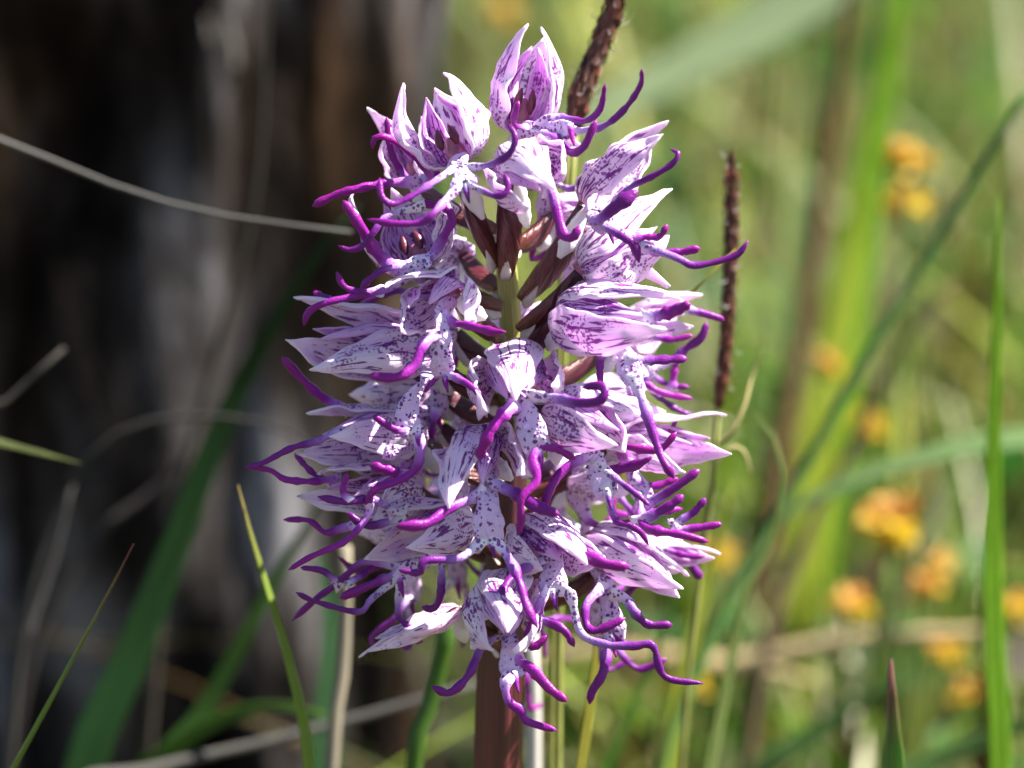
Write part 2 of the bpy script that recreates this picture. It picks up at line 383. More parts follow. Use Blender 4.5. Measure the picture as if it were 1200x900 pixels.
NB = {}
def flower(B, D, l1, l2, o, w, torso=None, tw=16, limbs=(), ov=None, spur=None, open_=False, ovr=7, tail=True, petals=True):
    ovr = ovr * 1.25
    Bw = P(*B)
    fl = empty('flower', Bw, orchid)
    tips = [P(*D), P(*l1), P(*l2)]
    ow = V(*o)
    a, ow, s, L = hood_frame(Bw, tips, ow)
    Rm = w * PX * .5 * .93
    la, lb = (tips[1], tips[2]) if (tips[1] - tips[2]).dot(s) > 0 else (tips[2], tips[1])
    sepal('sepal', Bw, a, ow, s, L, Rm, math.pi, .86, tips[0], M_SEPAL, fl)
    sepal('sepal', Bw, a, ow, s, L, Rm * 1.05, 1.45, .80, la, M_SEPAL, fl, curl=.08)
    sepal('sepal', Bw, a, ow, s, L, Rm * 1.05, -1.45, .80, lb, M_SEPAL, fl, curl=.08)
    if petals:
        for sg, lt in ((1, la), (-1, lb)):
            tp = Bw + a * L * .84 + (tips[0] + lt - 2 * (Bw + a * L)) * .33
            sepal('petal', Bw, a, ow, s, L * .84, Rm, math.pi - sg * .75, .62, tp, M_PETAL, fl, k=.80, nu=14, nv=9)
    cen = Bw + a * L * .10 - ow * Rm * .15
    tube('column', [Bw, cen, Bw + a * L * .32 - ow * Rm * .05], [Rm * .30, Rm * .30, Rm * .26, Rm * .12], [Rm * .28, Rm * .28, Rm * .22, Rm * .1], M_COLUMN, fl, n=10, seg=10)
    if open_:
        for sg in (-1, 1):
            c0 = Bw + a * L * .20 + ow * Rm * .22 + s * sg * Rm * .22
            tube('pollen_sac', [c0, c0 + a * L * .12, c0 + a * L * .24 - s * sg * Rm * .05], [Rm * .05, Rm * .13, Rm * .12, Rm * .03], [Rm * .05, Rm * .10, Rm * .1, Rm * .03], M_SAC, fl, n=10, seg=8)
    if torso:
        Q = fill(torso)
        Q = [Bw + ow * Rm * .25 + a * L * .05] + Q
        h = tw * PX * .5 * 1.35
        tube('lip', Q, [h * .6, h * .95, h * .95, h * .66, h * .60, h * .76, h * 1.1, h * .9], [h * .3, h * .3, h * .22, h * .20, h * .20, h * .20, h * .18, h * .10], M_LIP, fl, normal=(Vector((0, -1, .25)) + ow * .3), n=22, seg=12, wob=.05)
    for lm in limbs:
        r = 5.0; pts = lm
        if isinstance(lm, tuple): pts, r = lm
        if torso:
            tq = torso
            f0 = pts[0]
            bi = min(range(len(tq)), key=lambda k_: (tq[k_][0] - f0[0]) ** 2 + (tq[k_][1] - f0[1]) ** 2)
            if math.hypot(tq[bi][0] - f0[0], tq[bi][1] - f0[1]) < 26:
                up = tq[max(0, bi - 1)]
                q0 = (tq[bi][0] * .55 + up[0] * .45, tq[bi][1] * .55 + up[1] * .45, (tq[bi][2] * .55 + up[2] * .45) + .15)
                if math.hypot(q0[0] - f0[0], q0[1] - f0[1]) > 7: pts = [q0] + list(pts)
        lobe(pts, r, fl)
    if torso and tail and len(torso) > 2:
        e = torso[-1]; dd = e[2] if len(e) > 2 else B[2]
        tube('lip_tooth', fill([(e[0], e[1] - 8, dd), (e[0] + 2, e[1] + 6, dd + .6), (e[0] + 5, e[1] + 18, dd + 1.2)]), [.0004, .00035, .0001], [.0003, .00025, .0001], M_LOBE, fl, n=8, seg=8)
    # ovary from the stem, twisted
    if ov is None:
        sx = 592; k = abs(B[0] - sx)
        ov = (sx + (6 if B[0] > sx else -6), B[1] + k * .35 + 22, B[2] * .15)
    mid = ((ov[0] + B[0]) / 2 + (B[0] - ov[0]) * .06, (ov[1] + B[1]) / 2 + 5, (ov[2] + B[2]) / 2)
    Q = fill([ov, mid, B])
    rr = ovr * PX
    tube('ovary', Q, [rr * .8, rr * 1.25, rr * 1.35, rr * 1.1, rr * .75], [rr * .8, rr * 1.2, rr * 1.3, rr * 1.1, rr * .75], M_OVARY, fl, n=22, seg=18, ridges=3, rdepth=.16, twist=3.2)
    br = fill([(ov[0], ov[1] + 6, ov[2] + .6), (ov[0] * .8 + mid[0] * .2, ov[1] * .8 + mid[1] * .2 + 12, ov[2] + 1.4), (ov[0] * .55 + mid[0] * .45, ov[1] * .5 + mid[1] * .5 + 10, ov[2] * .6 + mid[2] * .4 + 1.2)])
    tube('bract', br, [.0006, .0007, .0004, .00005], [.0001] * 4, M_BRACT, fl, n=10, seg=8)
    # spur: white sac hanging behind the lip
    sp0 = Bw + ow * Rm * .1
    if spur:
        sp1 = P(*spur)
    else:
        hv = Vector((-(Bw.x - orchid.location.x), -Bw.y, 0)); hv = hv.normalized() if hv.length > 1e-5 else Vector()
        sp1 = Bw + Vector((0, 0, -.0042)) + hv * .0022
    tube('spur', [sp0, sp0.lerp(sp1, .5) + Vector((0, 0, -.0003)), sp1], [.0007, .0008, .00095, .0011, .0009, .0003], [.0006, .0007, .0008, .0009, .0008, .0003], M_SPUR, fl, n=14, seg=12, wob=.12)
    return fl

# ------------------------------------------------------------------ the setting: ground
def ground_material():
    m, n, l, b, out = new_mat('ground_soil_litter')
    tc = n.new('ShaderNodeTexCoord')
    a = n.new('ShaderNodeTexNoise'); a.inputs['Scale'].default_value = 9; a.inputs['Detail'].default_value = 6; l.new(tc.outputs['Object'], a.inputs['Vector'])
    c = n.new('ShaderNodeTexNoise'); c.inputs['Scale'].default_value = 120; c.inputs['Detail'].default_value = 5; l.new(tc.outputs['Object'], c.inputs['Vector'])
    r1 = ramp(n, [(.3, (.025, .04, .01)), (.5, (.055, .045, .02)), (.7, (.15, .11, .055))]); l.new(a.outputs[0], r1.inputs[0])
    r2 = ramp(n, [(.3, (.5, .5, .5)), (.7, (1.4, 1.35, 1.2))]); l.new(c.outputs[0], r2.inputs[0])
    l.new(mix(n, l, 1.0, r1.outputs[0], r2.outputs[0], 'MULTIPLY'), b.inputs['Base Color'])
    b.inputs['Roughness'].default_value = .9
    bp = n.new('ShaderNodeBump'); bp.inputs['Distance'].default_value = .01; l.new(c.outputs[0], bp.inputs['Height']); l.new(bp.outputs[0], b.inputs['Normal'])
    return m
def build_ground():
    gx = np.concatenate([[-150, -40, -10, -4], np.linspace(-1.6, 1.6, 60), [4, 10, 40, 150]])
    gy = np.concatenate([[-150, -40, -10, -3], np.linspace(-1, 3, 70), [6, 14, 40, 150]])
    v = [(x, y, (.014 * noise.noise(Vector((x * 5, y * 5, 0))) if abs(x) < 1.6 and -1 < y < 3 else 0)) for y in gy for x in gx]
    nx = len(gx)
    f = [(j * nx + i, j * nx + i + 1, (j + 1) * nx + i + 1, (j + 1) * nx + i) for j in range(len(gy) - 1) for i in range(nx - 1)]
    o = mesh_obj('ground', v, f, ground_material())
    kind(o, 'structure')
build_ground()

# ------------------------------------------------------------------ tree trunk
def trunk_material():
    m, n, l, b, out = new_mat('weathered_grey_wood')
    tc = n.new('ShaderNodeTexCoord')
    mp = n.new('ShaderNodeMapping'); mp.inputs['Scale'].default_value = (1, 1, .30); l.new(tc.outputs['Object'], mp.inputs[0])
    a = n.new('ShaderNodeTexNoise'); a.inputs['Scale'].default_value = 58; a.inputs['Detail'].default_value = 5; a.inputs['Roughness'].default_value = .6; l.new(mp.outputs[0], a.inputs['Vector'])
    c = n.new('ShaderNodeTexNoise'); c.inputs['Scale'].default_value = 24; c.inputs['Detail'].default_value = 3; l.new(mp.outputs[0], c.inputs['Vector'])
    r = ramp(n, [(.38, (.0025, .002, .0018)), (.48, (.014, .0115, .010)), (.56, (.045, .041, .040)), (.67, (.16, .155, .16))]); l.new(a.outputs[0], r.inputs[0])  # weathered wood tones, pulled darker to stand in for the trunk's shade
    r2 = ramp(n, [(.38, (.6, .38, .22)), (.56, (1, 1, 1.05))]); l.new(c.outputs[0], r2.inputs[0])
    l.new(mix(n, l, 1.0, r.outputs[0], r2.outputs[0], 'MULTIPLY'), b.inputs['Base Color'])
    b.inputs['Roughness'].default_value = .95; b.inputs['Specular IOR Level'].default_value = .04
    bp = n.new('ShaderNodeBump'); bp.inputs['Distance'].default_value = .004; l.new(a.outputs[0], bp.inputs['Height']); l.new(bp.outputs[0], b.inputs['Normal'])
    return m
def build_trunk():
    cx, cy = -0.156, 0.41
    ca, sa = math.cos(R(0)), math.sin(R(0))
    NA, NZ = 260, 90
    v = []
    for j in range(NZ):
        z = -.02 + .75 * j / (NZ - 1)
        flare = .012 * math.exp(-max(z, 0) / .05)
        for i in range(NA):
            t = 2 * math.pi * i / NA
            c, s = math.cos(t), math.sin(t)
            e = 2 / 6.0
            x = math.copysign(abs(c) ** e, c) * (.140 + flare); y = math.copysign(abs(s) ** e, s) * (.135 + flare)
            q = Vector((x * 30, y * 30, z * 5.5))
            g = noise.fractal(q, .9, 2.1, 4)
            g2 = noise.noise(Vector((x * 75 + 3, y * 75, z * 7)))
            gr = 1 - abs(noise.noise(Vector((x * 17 + 7, y * 17, z * 3)))) * 2
            r = 1 + .06 * g + .03 * g2 - .20 * max(0, gr - .66) / .34
            xr, yr = x * r, y * r
            v.append((cx + xr * ca - yr * sa + (z - .2) * .08, cy + xr * sa + yr * ca + (z - .2) * .02, z))
    f = [(j * NA + i, j * NA + (i + 1) % NA, (j + 1) * NA + (i + 1) % NA, (j + 1) * NA + i) for j in range(NZ - 1) for i in range(NA)]
    tr = empty('old_tree', (cx, cy, 0))
    tag(tr, 'dark weathered grey tree trunk with deep lengthwise cracks behind the orchid', 'tree trunk')
    M = trunk_material()
    mesh_obj('trunk', v, f, M, tr)
    top = [(p[0], p[1], p[2] - .002) for p in v[-NA:]]
    top.append((cx + .043, cy + .01, .745))
    mesh_obj('broken_top', top, [(i, (i + 1) % NA, NA) for i in range(NA)], M, tr)
    # grey splinters standing off the face, added to catch specks of sun
    Ms = simple('splinter_grey', (.055, .048, .042), .8, 0, .001, .4, 200)
    for (pts, wd) in [([(266, 20, -250), (272, 60, -250), (268, 100, -252)], 16), ([(242, 20, -252), (246, 60, -252), (240, 110, -253)], 10)]:
        k = pxm(-230)
        tube('splinter', fill(pts), [wd * k * .15, wd * k * .5, wd * k * .45, wd * k * .1], [.001, .003, .003, .001], Ms, tr, normal=(0, -1, 0), n=14, seg=8, wob=.2)
build_trunk()

# ------------------------------------------------------------------ grass blades and stalks
def blade_material(name, trans=.45, rough=.4, spec=.3):
    m, n, l, b, out = new_mat(name)
    at = n.new('ShaderNodeAttribute'); at.attribute_name = 'tint'
    tc = n.new('ShaderNodeTexCoord'); mp = n.new('ShaderNodeMapping'); mp.inputs['Scale'].default_value = (22, 3, 1); l.new(tc.outputs['UV'], mp.inputs[0])
    nz = n.new('ShaderNodeTexNoise'); nz.inputs['Scale'].default_value = 1; nz.inputs['Detail'].default_value = 3; l.new(mp.outputs[0], nz.inputs['Vector'])
    r = ramp(n, [(.3, (.72, .72, .72)), (.7, (1.25, 1.25, 1.2))]); l.new(nz.outputs[0], r.inputs[0])
    c = mix(n, l, 1.0, at.outputs['Color'], r.outputs[0], 'MULTIPLY')
    l.new(c, b.inputs['Base Color']); b.inputs['Roughness'].default_value = rough; b.inputs['Specular IOR Level'].default_value = spec
    bp = n.new('ShaderNodeBump'); bp.inputs['Distance'].default_value = .0002; l.new(nz.outputs[0], bp.inputs['Height']); l.new(bp.outputs[0], b.inputs['Normal'])
    t2 = mix(n, l, 1.0, c, (1.0, 1.15, .7), 'MULTIPLY')
    leafy(n, l, b, out, c, trans, t2)
    return m
M_BLADE = blade_material('grass_blade')
M_DRY = blade_material('dry_stalk', .08, .7, .1)
M_WILD = blade_material('meadow_mix', .45, .5, .12)
DG = (.028, .075, .018); MG = (.06, .13, .02); YG = (.16, .22, .03); BG = (.07, .14, .055); PG = (.17, .24, .11)
STRAW = (.42, .33, .18); GREY = (.22, .20, .18); BRN = (.10, .055, .03); RED = (.22, .06, .04)

def to_ground(pts, drift=0.):
    """continue the last point down to the soil"""
    last = pts[-1]; prev = pts[-2]
    d = (last - prev); d.normalize()
    z = last.z
    g = Vector((last.x + d.x / max(.25, -d.z if d.z < 0 else .25) * z * .5 + drift, last.y + d.y * z * .3, -.004))
    return pts + [last.lerp(g, .5) + Vector((0, 0, 0)), g]
def ribbon(name, pts, width, c0, c1, mat, root=False, n=36, taper_tip=True, fold=.25, face=None, tipw=.04, taper_len=.45):
    """grass blade from tip (first point) to base; width in metres"""
    if root: pts = to_ground(pts)
    C = smooth(pts, n); v, uv, col = [], [], []
    fc = Vector(face) if face else Vector((.62, -.75, .35))
    f = []
    for i in range(n):
        T = (C[min(i + 1, n - 1)] - C[max(i - 1, 0)]).normalized()
        N = (fc - T * fc.dot(T)).normalized(); S = T.cross(N)
        t = i / (n - 1)
        wv = width * .5 * (tipw + (1 - tipw) * min(1, (t / taper_len)) ** .75 if taper_tip else 1.0)
        for k, (q, dz) in enumerate(((-1, 0), (-.45, -.7), (0, -1), (.45, -.7), (1, 0))):
            v.append(C[i] + S * wv * q + N * wv * fold * dz); uv.append((k / 4, t * 6))
            m = min(1, t * 14)
            col.append((*[c1[z] * (1 - m) + c0[z] * m for z in range(3)], 1))
    for i in range(n - 1):
        for k in range(4):
            f.append((i * 5 + k, i * 5 + k + 1, (i + 1) * 5 + k + 1, (i + 1) * 5 + k))
    ob = mesh_obj(name, v, f, mat, None, uv, col)
    sm = ob.modifiers.new('thickness', 'SOLIDIFY'); sm.thickness = .00018; sm.offset = 0
    return ob
def blade(label, pts, wpx, c0, c1=None, name='grass_leaf', cat='grass blade', root=True, mat=None, group=None, **k):
    ds = [p[2] for p in pts if len(p) > 2]
    o = ribbon(name, fill(pts), 1.25 * wpx * pxm(np.mean(ds)), c0, c1 or c0, mat or M_BLADE, root, **k)
    return tag(o, label, cat, group)
def stalk(label, pts, wpx, c0, name='dry_stalk', cat='dry stalk', root=False, tip=.35, group=None, c1=None):
    ds = [p[2] for p in pts if len(p) > 2]
    Q = fill(pts)
    if root: Q = to_ground(Q)
    r = wpx * .5 * pxm(np.mean(ds))
    o = tube(name, Q, [r * tip, r * .8, r, r], [r * tip, r * .8, r, r], M_DRY if c0 not in (DG, MG, YG, BG, PG) else M_BLADE, None, n=40, seg=8, wob=.06)
    me = o.data; ca = me.color_attributes.new('tint', 'FLOAT_COLOR', 'POINT')
    c1 = c1 or c0
    arr = []
    for i in range(40):
        q = min(1, i / 39 * 2.5)
        arr += [(*[c1[z] * (1 - q) + c0[z] * q for z in range(3)], 1)] * 8
    ca.data.foreach_set('color', np.array(arr, dtype=np.float32).ravel())
    return tag(o, label, cat, group)

# left side; grey stems and twig coloured darker to stand in for shade
blade('thin green grass blade with reddish tip, lower left corner, leaning right', [(157, 637, 4), (130, 690, 4), (95, 755, 5), (57, 825, 5), (16, 900, 5), (-28, 980, 5), (-75, 1065, 5)], 15, (.26, .36, .08), (.40, .10, .08), taper_len=.7)
blade('curved yellow-green grass blade with brown tip between the trunk and the orchid', [(279, 568, -14), (298, 640, -13), (325, 725, -12), (348, 810, -11), (363, 905, -10)], 22, (.26, .38, .06), (.32, .22, .08), taper_len=.4)
stalk('long grey dry stem arching across the tree trunk', [(412, 272, -52), (330, 262, -54), (240, 248, -56), (150, 223, -58), (60, 187, -60), (-40, 150, -60), (-170, 122, -58), (-330, 140, -55), (-450, 250, -50), (-510, 500, -48)], 11, (.115, .11, .105), root=True)
blade('broad dark green leaf blade running diagonally in front of the trunk', [(420, 240, -110), (350, 330, -110), (268, 480, -110), (205, 640, -108), (150, 780, -105), (95, 920, -100)], 52, (.011, .040, .011), taper_len=.5)  # green deepened in the colour to put the leaf in shade
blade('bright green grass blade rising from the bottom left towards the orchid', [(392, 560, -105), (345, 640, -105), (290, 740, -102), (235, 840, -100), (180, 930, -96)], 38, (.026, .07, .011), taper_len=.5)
blade('green grass blade bending over low, left of the pale stalk', [(400, 842, -80), (335, 828, -85), (270, 838, -88), (200, 880, -90), (150, 940, -92)], 34, (.07, .14, .02), taper_len=.4)
blade('short yellow-green blade entering at the left edge', [(95, 543, -45), (45, 530, -46), (-20, 515, -47), (-120, 520, -46), (-170, 640, -45)], 22, (.11, .14, .03), taper_len=.25)
stalk('pale beige dry stalk standing left of the orchid stem', [(404, 640, -50), (404, 720, -50), (400, 800, -49), (388, 905, -47)], 21, (.19, .165, .125), root=True, tip=.8)
stalk('grey fallen twig lying low across the bottom left', [(560, 800, -95), (430, 838, -93), (300, 872, -90), (160, 905, -86), (0, 960, -80)], 24, (.075, .07, .066), name='dry_twig', cat='twig', root=True)
stalk('arched grey dead stem in front of the trunk at mid height', [(380, 535, -100), (330, 502, -102), (250, 488, -104), (160, 498, -105), (100, 540, -105), (50, 640, -105), (20, 800, -103)], 14, (.032, .030, .028), root=True)
stalk('short grey dead stem slanting at the left edge', [(75, 408, -80), (40, 440, -80), (0, 478, -80), (-60, 545, -78)], 14, (.06, .055, .05), root=True)
stalk('thin vertical dead stem against the upper trunk', [(315, -40, -150), (310, 80, -150), (303, 200, -150), (282, 310, -150), (230, 500, -148), (190, 700, -146)], 14, (.035, .03, .025), root=True)
stalk('faint dark leaning stem crossing the trunk below the arched one', [(235, 520, -150), (180, 575, -150), (120, 620, -148), (70, 700, -146), (30, 800, -145)], 22, (.035, .03, .03), root=True)
stalk('grey vertical dead stem at the far left bottom', [(85, 560, -110), (60, 660, -110), (28, 760, -108), (5, 900, -105)], 20, (.065, .06, .06), root=True)
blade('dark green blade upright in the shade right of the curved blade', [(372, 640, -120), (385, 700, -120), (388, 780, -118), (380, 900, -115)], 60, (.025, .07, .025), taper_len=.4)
# around the stem
stalk('green flower stalk just left of the orchid stem', [(528, 720, -34), (515, 780, -34), (500, 840, -33), (484, 905, -32)], 24, MG, name='grass_stalk', cat='grass stem', root=True, tip=.9)
blade('straight green blade right of the orchid stem at the bottom', [(795, 690, -90), (770, 760, -90), (735, 850, -88), (705, 925, -86)], 26, (.07, .16, .02), taper_len=.5)
stalk('whitish dry stalk close behind the orchid stem', [(620, 740, -40), (624, 800, -40), (625, 905, -40)], 22, (.42, .40, .38), root=True, tip=.9)
# right side
blade('sharp narrow green leaf with purple edges at the bottom right', [(1044, 773, -6), (1045, 820, -6), (1046, 870, -6), (1046, 930, -6)], 36, (.13, .24, .055), (.26, .07, .11), taper_len=.2, fold=.6, face=(.15, -1, .2))
blade('bright green upright blade near the right edge', [(1171, 225, -72), (1168, 380, -72), (1164, 560, -72), (1165, 740, -71), (1172, 910, -70)], 24, (.13, .27, .015), taper_len=.3, face=(.35, -.9, .3))
stalk('dark green stem leaning diagonally across the right background', [(1215, 90, -120), (1165, 170, -120), (1095, 290, -120), (1030, 390, -118), (985, 470, -116), (930, 570, -114), (850, 710, -110), (800, 830, -106), (770, 920, -104)], 17, (.085, .17, .045), name='grass_stalk', cat='grass stem', root=True, tip=.6)
blade('pale grey-green broad blade crossing the upper right', [(540, 215, -420), (660, 150, -420), (780, 90, -420), (900, 25, -420), (1010, -40, -420), (1150, -90, -410), (1400, -40, -400), (1500, 300, -390)], 84, (.30, .38, .22), taper_len=.3, face=(.2, -.6, .9))
blade('pale green blade arching in from the right at mid height', [(870, 640, -170), (940, 590, -170), (1020, 555, -170), (1110, 528, -170), (1210, 512, -170), (1330, 530, -168), (1420, 700, -165)], 34, (.15, .24, .09), taper_len=.3, face=(.2, -.6, .9))
blade('vivid green upright blade blurred behind, upper right', [(1062, -60, -330), (1045, 60, -330), (1025, 180, -328), (1003, 300, -326), (985, 430, -322), (960, 640, -318)], 52, (.12, .24, .012), taper_len=.3)
blade('yellow-green upright blade behind the diagonal dark stem', [(1010, 200, -300), (1000, 290, -300), (985, 380, -298), (960, 520, -295)], 50, (.24, .30, .03), taper_len=.3)
stalk('blurred brown stalk beside the vivid green blade', [(1000, -40, -340), (985, 90, -340), (965, 230, -338), (940, 380, -335), (900, 600, -330)], 32, (.13, .075, .04), root=True)
stalk('fallen straw stem lying across the lower right', [(1260, 735, -230), (1130, 742, -232), (1010, 748, -234), (900, 770, -236), (790, 788, -236)], 22, (.30, .235, .13), name='straw', cat='straw')
stalk('second straw stem lying lower behind the orchid', [(960, 800, -250), (850, 778, -250), (720, 765, -250), (600, 775, -250)], 26, (.24, .19, .10), name='straw', cat='straw')
stalk('brown dead stem slanting in the right background', [(1120, 330, -200), (1060, 400, -200), (1000, 520, -198), (940, 640, -195), (890, 800, -190)], 18, (.12, .08, .05), root=True)
blade('yellow-green blade just right of the lower flowers', [(858, 560, -110), (840, 640, -110), (818, 720, -108), (800, 810, -106), (785, 920, -104)], 30, (.22, .26, .03), taper_len=.3)
blade('thin yellowish grass blade touching the right-hand flowers', [(862, 292, -14), (835, 325, -14), (805, 345, -14), (770, 385, -14), (745, 470, -14)], 12, (.32, .30, .05), taper_len=.3)
blade('curved pale green blade right of the brown spike', [(880, 480, -60), (912, 520, -62), (916, 580, -62), (895, 660, -62), (860, 760, -60)], 18, (.20, .26, .08), taper_len=.4)
for i, (pts, w_) in enumerate([([(893, 412, -40), (882, 440, -40), (872, 475, -38), (858, 505, -37), (842, 520, -37)], 5), ([(880, 553, -40), (872, 530, -40), (860, 524, -40), (848, 532, -40), (836, 548, -40)], 5)]):
    stalk(['small straw-coloured tendril beside the brown spike', 'small curled pale tendril low beside the brown spike'][i], pts, w_, (.42, .36, .16), name='tendril', cat='tendril')
blade('green grass blade leaning right in the lower right corner', [(1260, 830, -150), (1150, 868, -150), (1050, 915, -148), (980, 980, -145)], 36, (.12, .22, .06), taper_len=.3)
blade('green grass blade sloping low at the bottom right', [(1080, 800, -190), (1010, 820, -190), (940, 870, -188), (870, 930, -186)], 34, (.09, .18, .05), taper_len=.3)

# brown sedge spikes
def sedge(label, pts, r_px, stempts):
    root = empty('sedge_spike', fill(stempts)[-1] * 1)
    tag(root, label, 'sedge', 'brown sedge spikes behind the orchid')
    C = smooth(fill(pts), 60)
    k = pxm(pts[0][2]); r = r_px * k
    Mc = SEDGE_M
    tube('spike_core', fill(pts), [r * .25, r * .6, r * .7, r * .7, r * .6], [r * .25, r * .6, r * .7, r * .7, r * .6], Mc, root, n=24, seg=10)
    v, f = [], []
    hv, hf = [], []
    L = sum((C[i + 1] - C[i]).length for i in range(59))
    N = int(L / .00035)
    for i in range(N):
        t = i / N; c = C[int(t * 59)]
        T = (C[max(0, int(t * 59) - 1)] - C[min(59, int(t * 59) + 1)]).normalized()
        a = i * 2.4; S = T.orthogonal().normalized(); S = Matrix.Rotation(a, 3, T) @ S
        env = min(1, .35 + t * 6) * r
        b0 = c + S * env * .55; ln = .0026 + .0008 * random.random()
        tp = b0 + T * ln + S * env * .22
        W = T.cross(S) * env * .42
        m_ = b0.lerp(tp, .45) + S * env * .18
        i0 = len(v); v += [b0, m_ + W, tp, m_ - W, m_ + S * env * .12]
        f += [(i0, i0 + 1, i0 + 4), (i0 + 1, i0 + 2, i0 + 4), (i0 + 2, i0 + 3, i0 + 4), (i0 + 3, i0, i0 + 4)]
        if random.random() < .5:
            h0 = m_ + S * env * .2; cr = Vector((random.uniform(-1, 1), random.uniform(-1, 1), random.uniform(-.5, 1))) * r * .45
            h1 = h0 + S * env * .35 + cr; h2 = h1 + cr * .9 + T * r * .5
            q = T * .00006; i1 = len(hv); hv += [h0 + q, h0 - q, h1 + q, h1 - q, h2 + q, h2 - q]; hf += [(i1, i1 + 1, i1 + 3, i1 + 2), (i1 + 2, i1 + 3, i1 + 5, i1 + 4)]
    kind(mesh_obj('scales', v, f, Mc, root, smooth_=False), 'stuff')
    kind(mesh_obj('pale_hairs', hv, hf, SEDGE_H, root), 'stuff')
    Q = to_ground(fill(stempts))
    tube('stem', Q, [r * .35, r * .4, r * .4], [r * .35, r * .4, r * .4], SEDGE_S, root, n=30, seg=8)
SEDGE_M = simple('sedge_brown', (.075, .022, .013), .5, 0, None, .6, 500)
SEDGE_H = simple('sedge_hair', (.62, .58, .55), .5, .3)
SEDGE_S = simple('sedge_stem', (.16, .17, .04), .5, .1, None, .3, 200)
sedge('dark brown sedge spike with white hairs rising above the top flowers', [(728, -45, -26), (718, 10, -26), (700, 60, -26), (682, 110, -25), (674, 150, -25)], 15, [(674, 150, -25), (668, 220, -25), (660, 400, -24), (655, 700, -24)])
sedge('slender brown sedge spike standing right of the orchid', [(857, 195, -40), (857, 260, -40), (855, 330, -40), (850, 410, -40), (842, 475, -40)], 10.5, [(842, 475, -40), (835, 560, -40), (820, 680, -40), (800, 880, -38)])
sedge('tiny brown sedge bud beside the dark spike at the top', [(678, 98, -22), (672, 118, -22), (668, 140, -22)], 8, [(668, 140, -22), (662, 230, -22), (655, 400, -22), (648, 700, -22)])

# ------------------------------------------------------------------ yellow flowers
YEL = simple('petal_yellow', (.58, .41, .03), .5, .4, None, .25, 60)
ORA = simple('petal_orange', (.58, .30, .07), .5, .4, None, .25, 60)
GRN = simple('calyx_green', (.12, .18, .03), .6, .2, None, .3, 90)
def petal_mesh():
    v, f = [], []
    for i in range(7):
        u = i / 6
        for j in range(5):
            q = -1 + j / 2
            wv = .42 * math.sin(math.pi * min(1, u * .86 + .06)) ** .8
            v.append((q * wv, .30 * q * q * u - .25 * u * u, u))
    for i in range(6):
        for j in range(4): f.append((i * 5 + j, i * 5 + j + 1, i * 5 + j + 6, i * 5 + j + 5))
    return v, f
PV, PF = petal_mesh()
def petal_data(mat):
    me = bpy.data.meshes.new('petal'); me.from_pydata(PV, [], PF); me.materials.append(mat)
    me.polygons.foreach_set('use_smooth', [True] * len(PF)); return me
PY, PO = petal_data(YEL), petal_data(ORA)
def yellow_flower(label, px, py, d, size_px, orange=.3):
    c = P(px, py, d); r = size_px * .5 * pxm(d)
    root = empty('yellow_flower', (c.x, c.y, 0)); tag(root, label, 'flower', 'blurred yellow flowers in the meadow')
    root.location = c; WLOC[root.name] = c
    tube('calyx', [c - Vector((0, 0, r * .9)), c - Vector((0, 0, r * .3)), c + Vector((0, 0, r * .15))], [r * .15, r * .4, r * .3, r * .1], [r * .15, r * .4, r * .3, r * .1], GRN, root, n=8, seg=10)
    tube('stem', [c - Vector((0, 0, r * .7)), c + Vector((random.uniform(-.01, .01), .005, -c.z * .5)), Vector((c.x + random.uniform(-.02, .02), c.y + .01, -.004))], [r * .12] * 2, [r * .12] * 2, GRN, root, n=14, seg=8)
    for k in range(16):
        el = random.uniform(-.5, 1.1); az = k * 2.4 + random.uniform(-.3, .3)
        dv = Vector((math.cos(az) * math.cos(el), math.sin(az) * math.cos(el), math.sin(el)))
        o = bpy.data.objects.new('petal', PO if (el > .35 and random.random() < orange * 2) else PY)
        COL.objects.link(o); o.parent = root
        q = dv.to_track_quat('Z', 'Y').to_matrix().to_4x4() @ Matrix.Rotation(random.uniform(0, 6.3), 4, 'Z')
        o.matrix_local = Matrix.Translation(dv * r * .12) @ q @ Matrix.Scale(r * random.uniform(.75, 1.0), 4)
for a in [('bright yellow flower, topmost on the right, above its twin', 1066, 192, -270, 62, .15), ('bright yellow flower directly below the topmost one on the right', 1060, 242, -275, 58, .05),
          ('small orange flower left of the diagonal dark stem', 972, 430, -290, 38, .6), ('small yellow flower right of the diagonal dark stem', 1017, 503, -290, 46, .2),
          ('large orange-rimmed yellow flower in the right meadow', 1044, 615, -210, 84, .5), ('round orange and yellow flower left of the lower right cluster', 998, 712, -220, 56, .5),
          ('orange flower left of the bright green upright blade', 1086, 690, -235, 50, .6), ('small orange flower above the orange flower beside the upright blade', 1102, 663, -250, 36, .6), ('orange and yellow flower below the straw stem', 1106, 760, -240, 54, .5),
          ('yellow flower cut by the right edge', 1196, 714, -230, 50, .1), ('brownish orange flower low near the right edge', 1138, 815, -250, 52, .6),
          ('yellow flower low behind the bottom right flower lobes', 812, 800, -230, 56, .05), ('pale yellow flower just right of the lower spike', 838, 655, -260, 50, .2),
          ('yellow flower at the top left of the spike behind the trunk edge', 586, 20, -560, 44, .1)]:
    yellow_flower(*a)

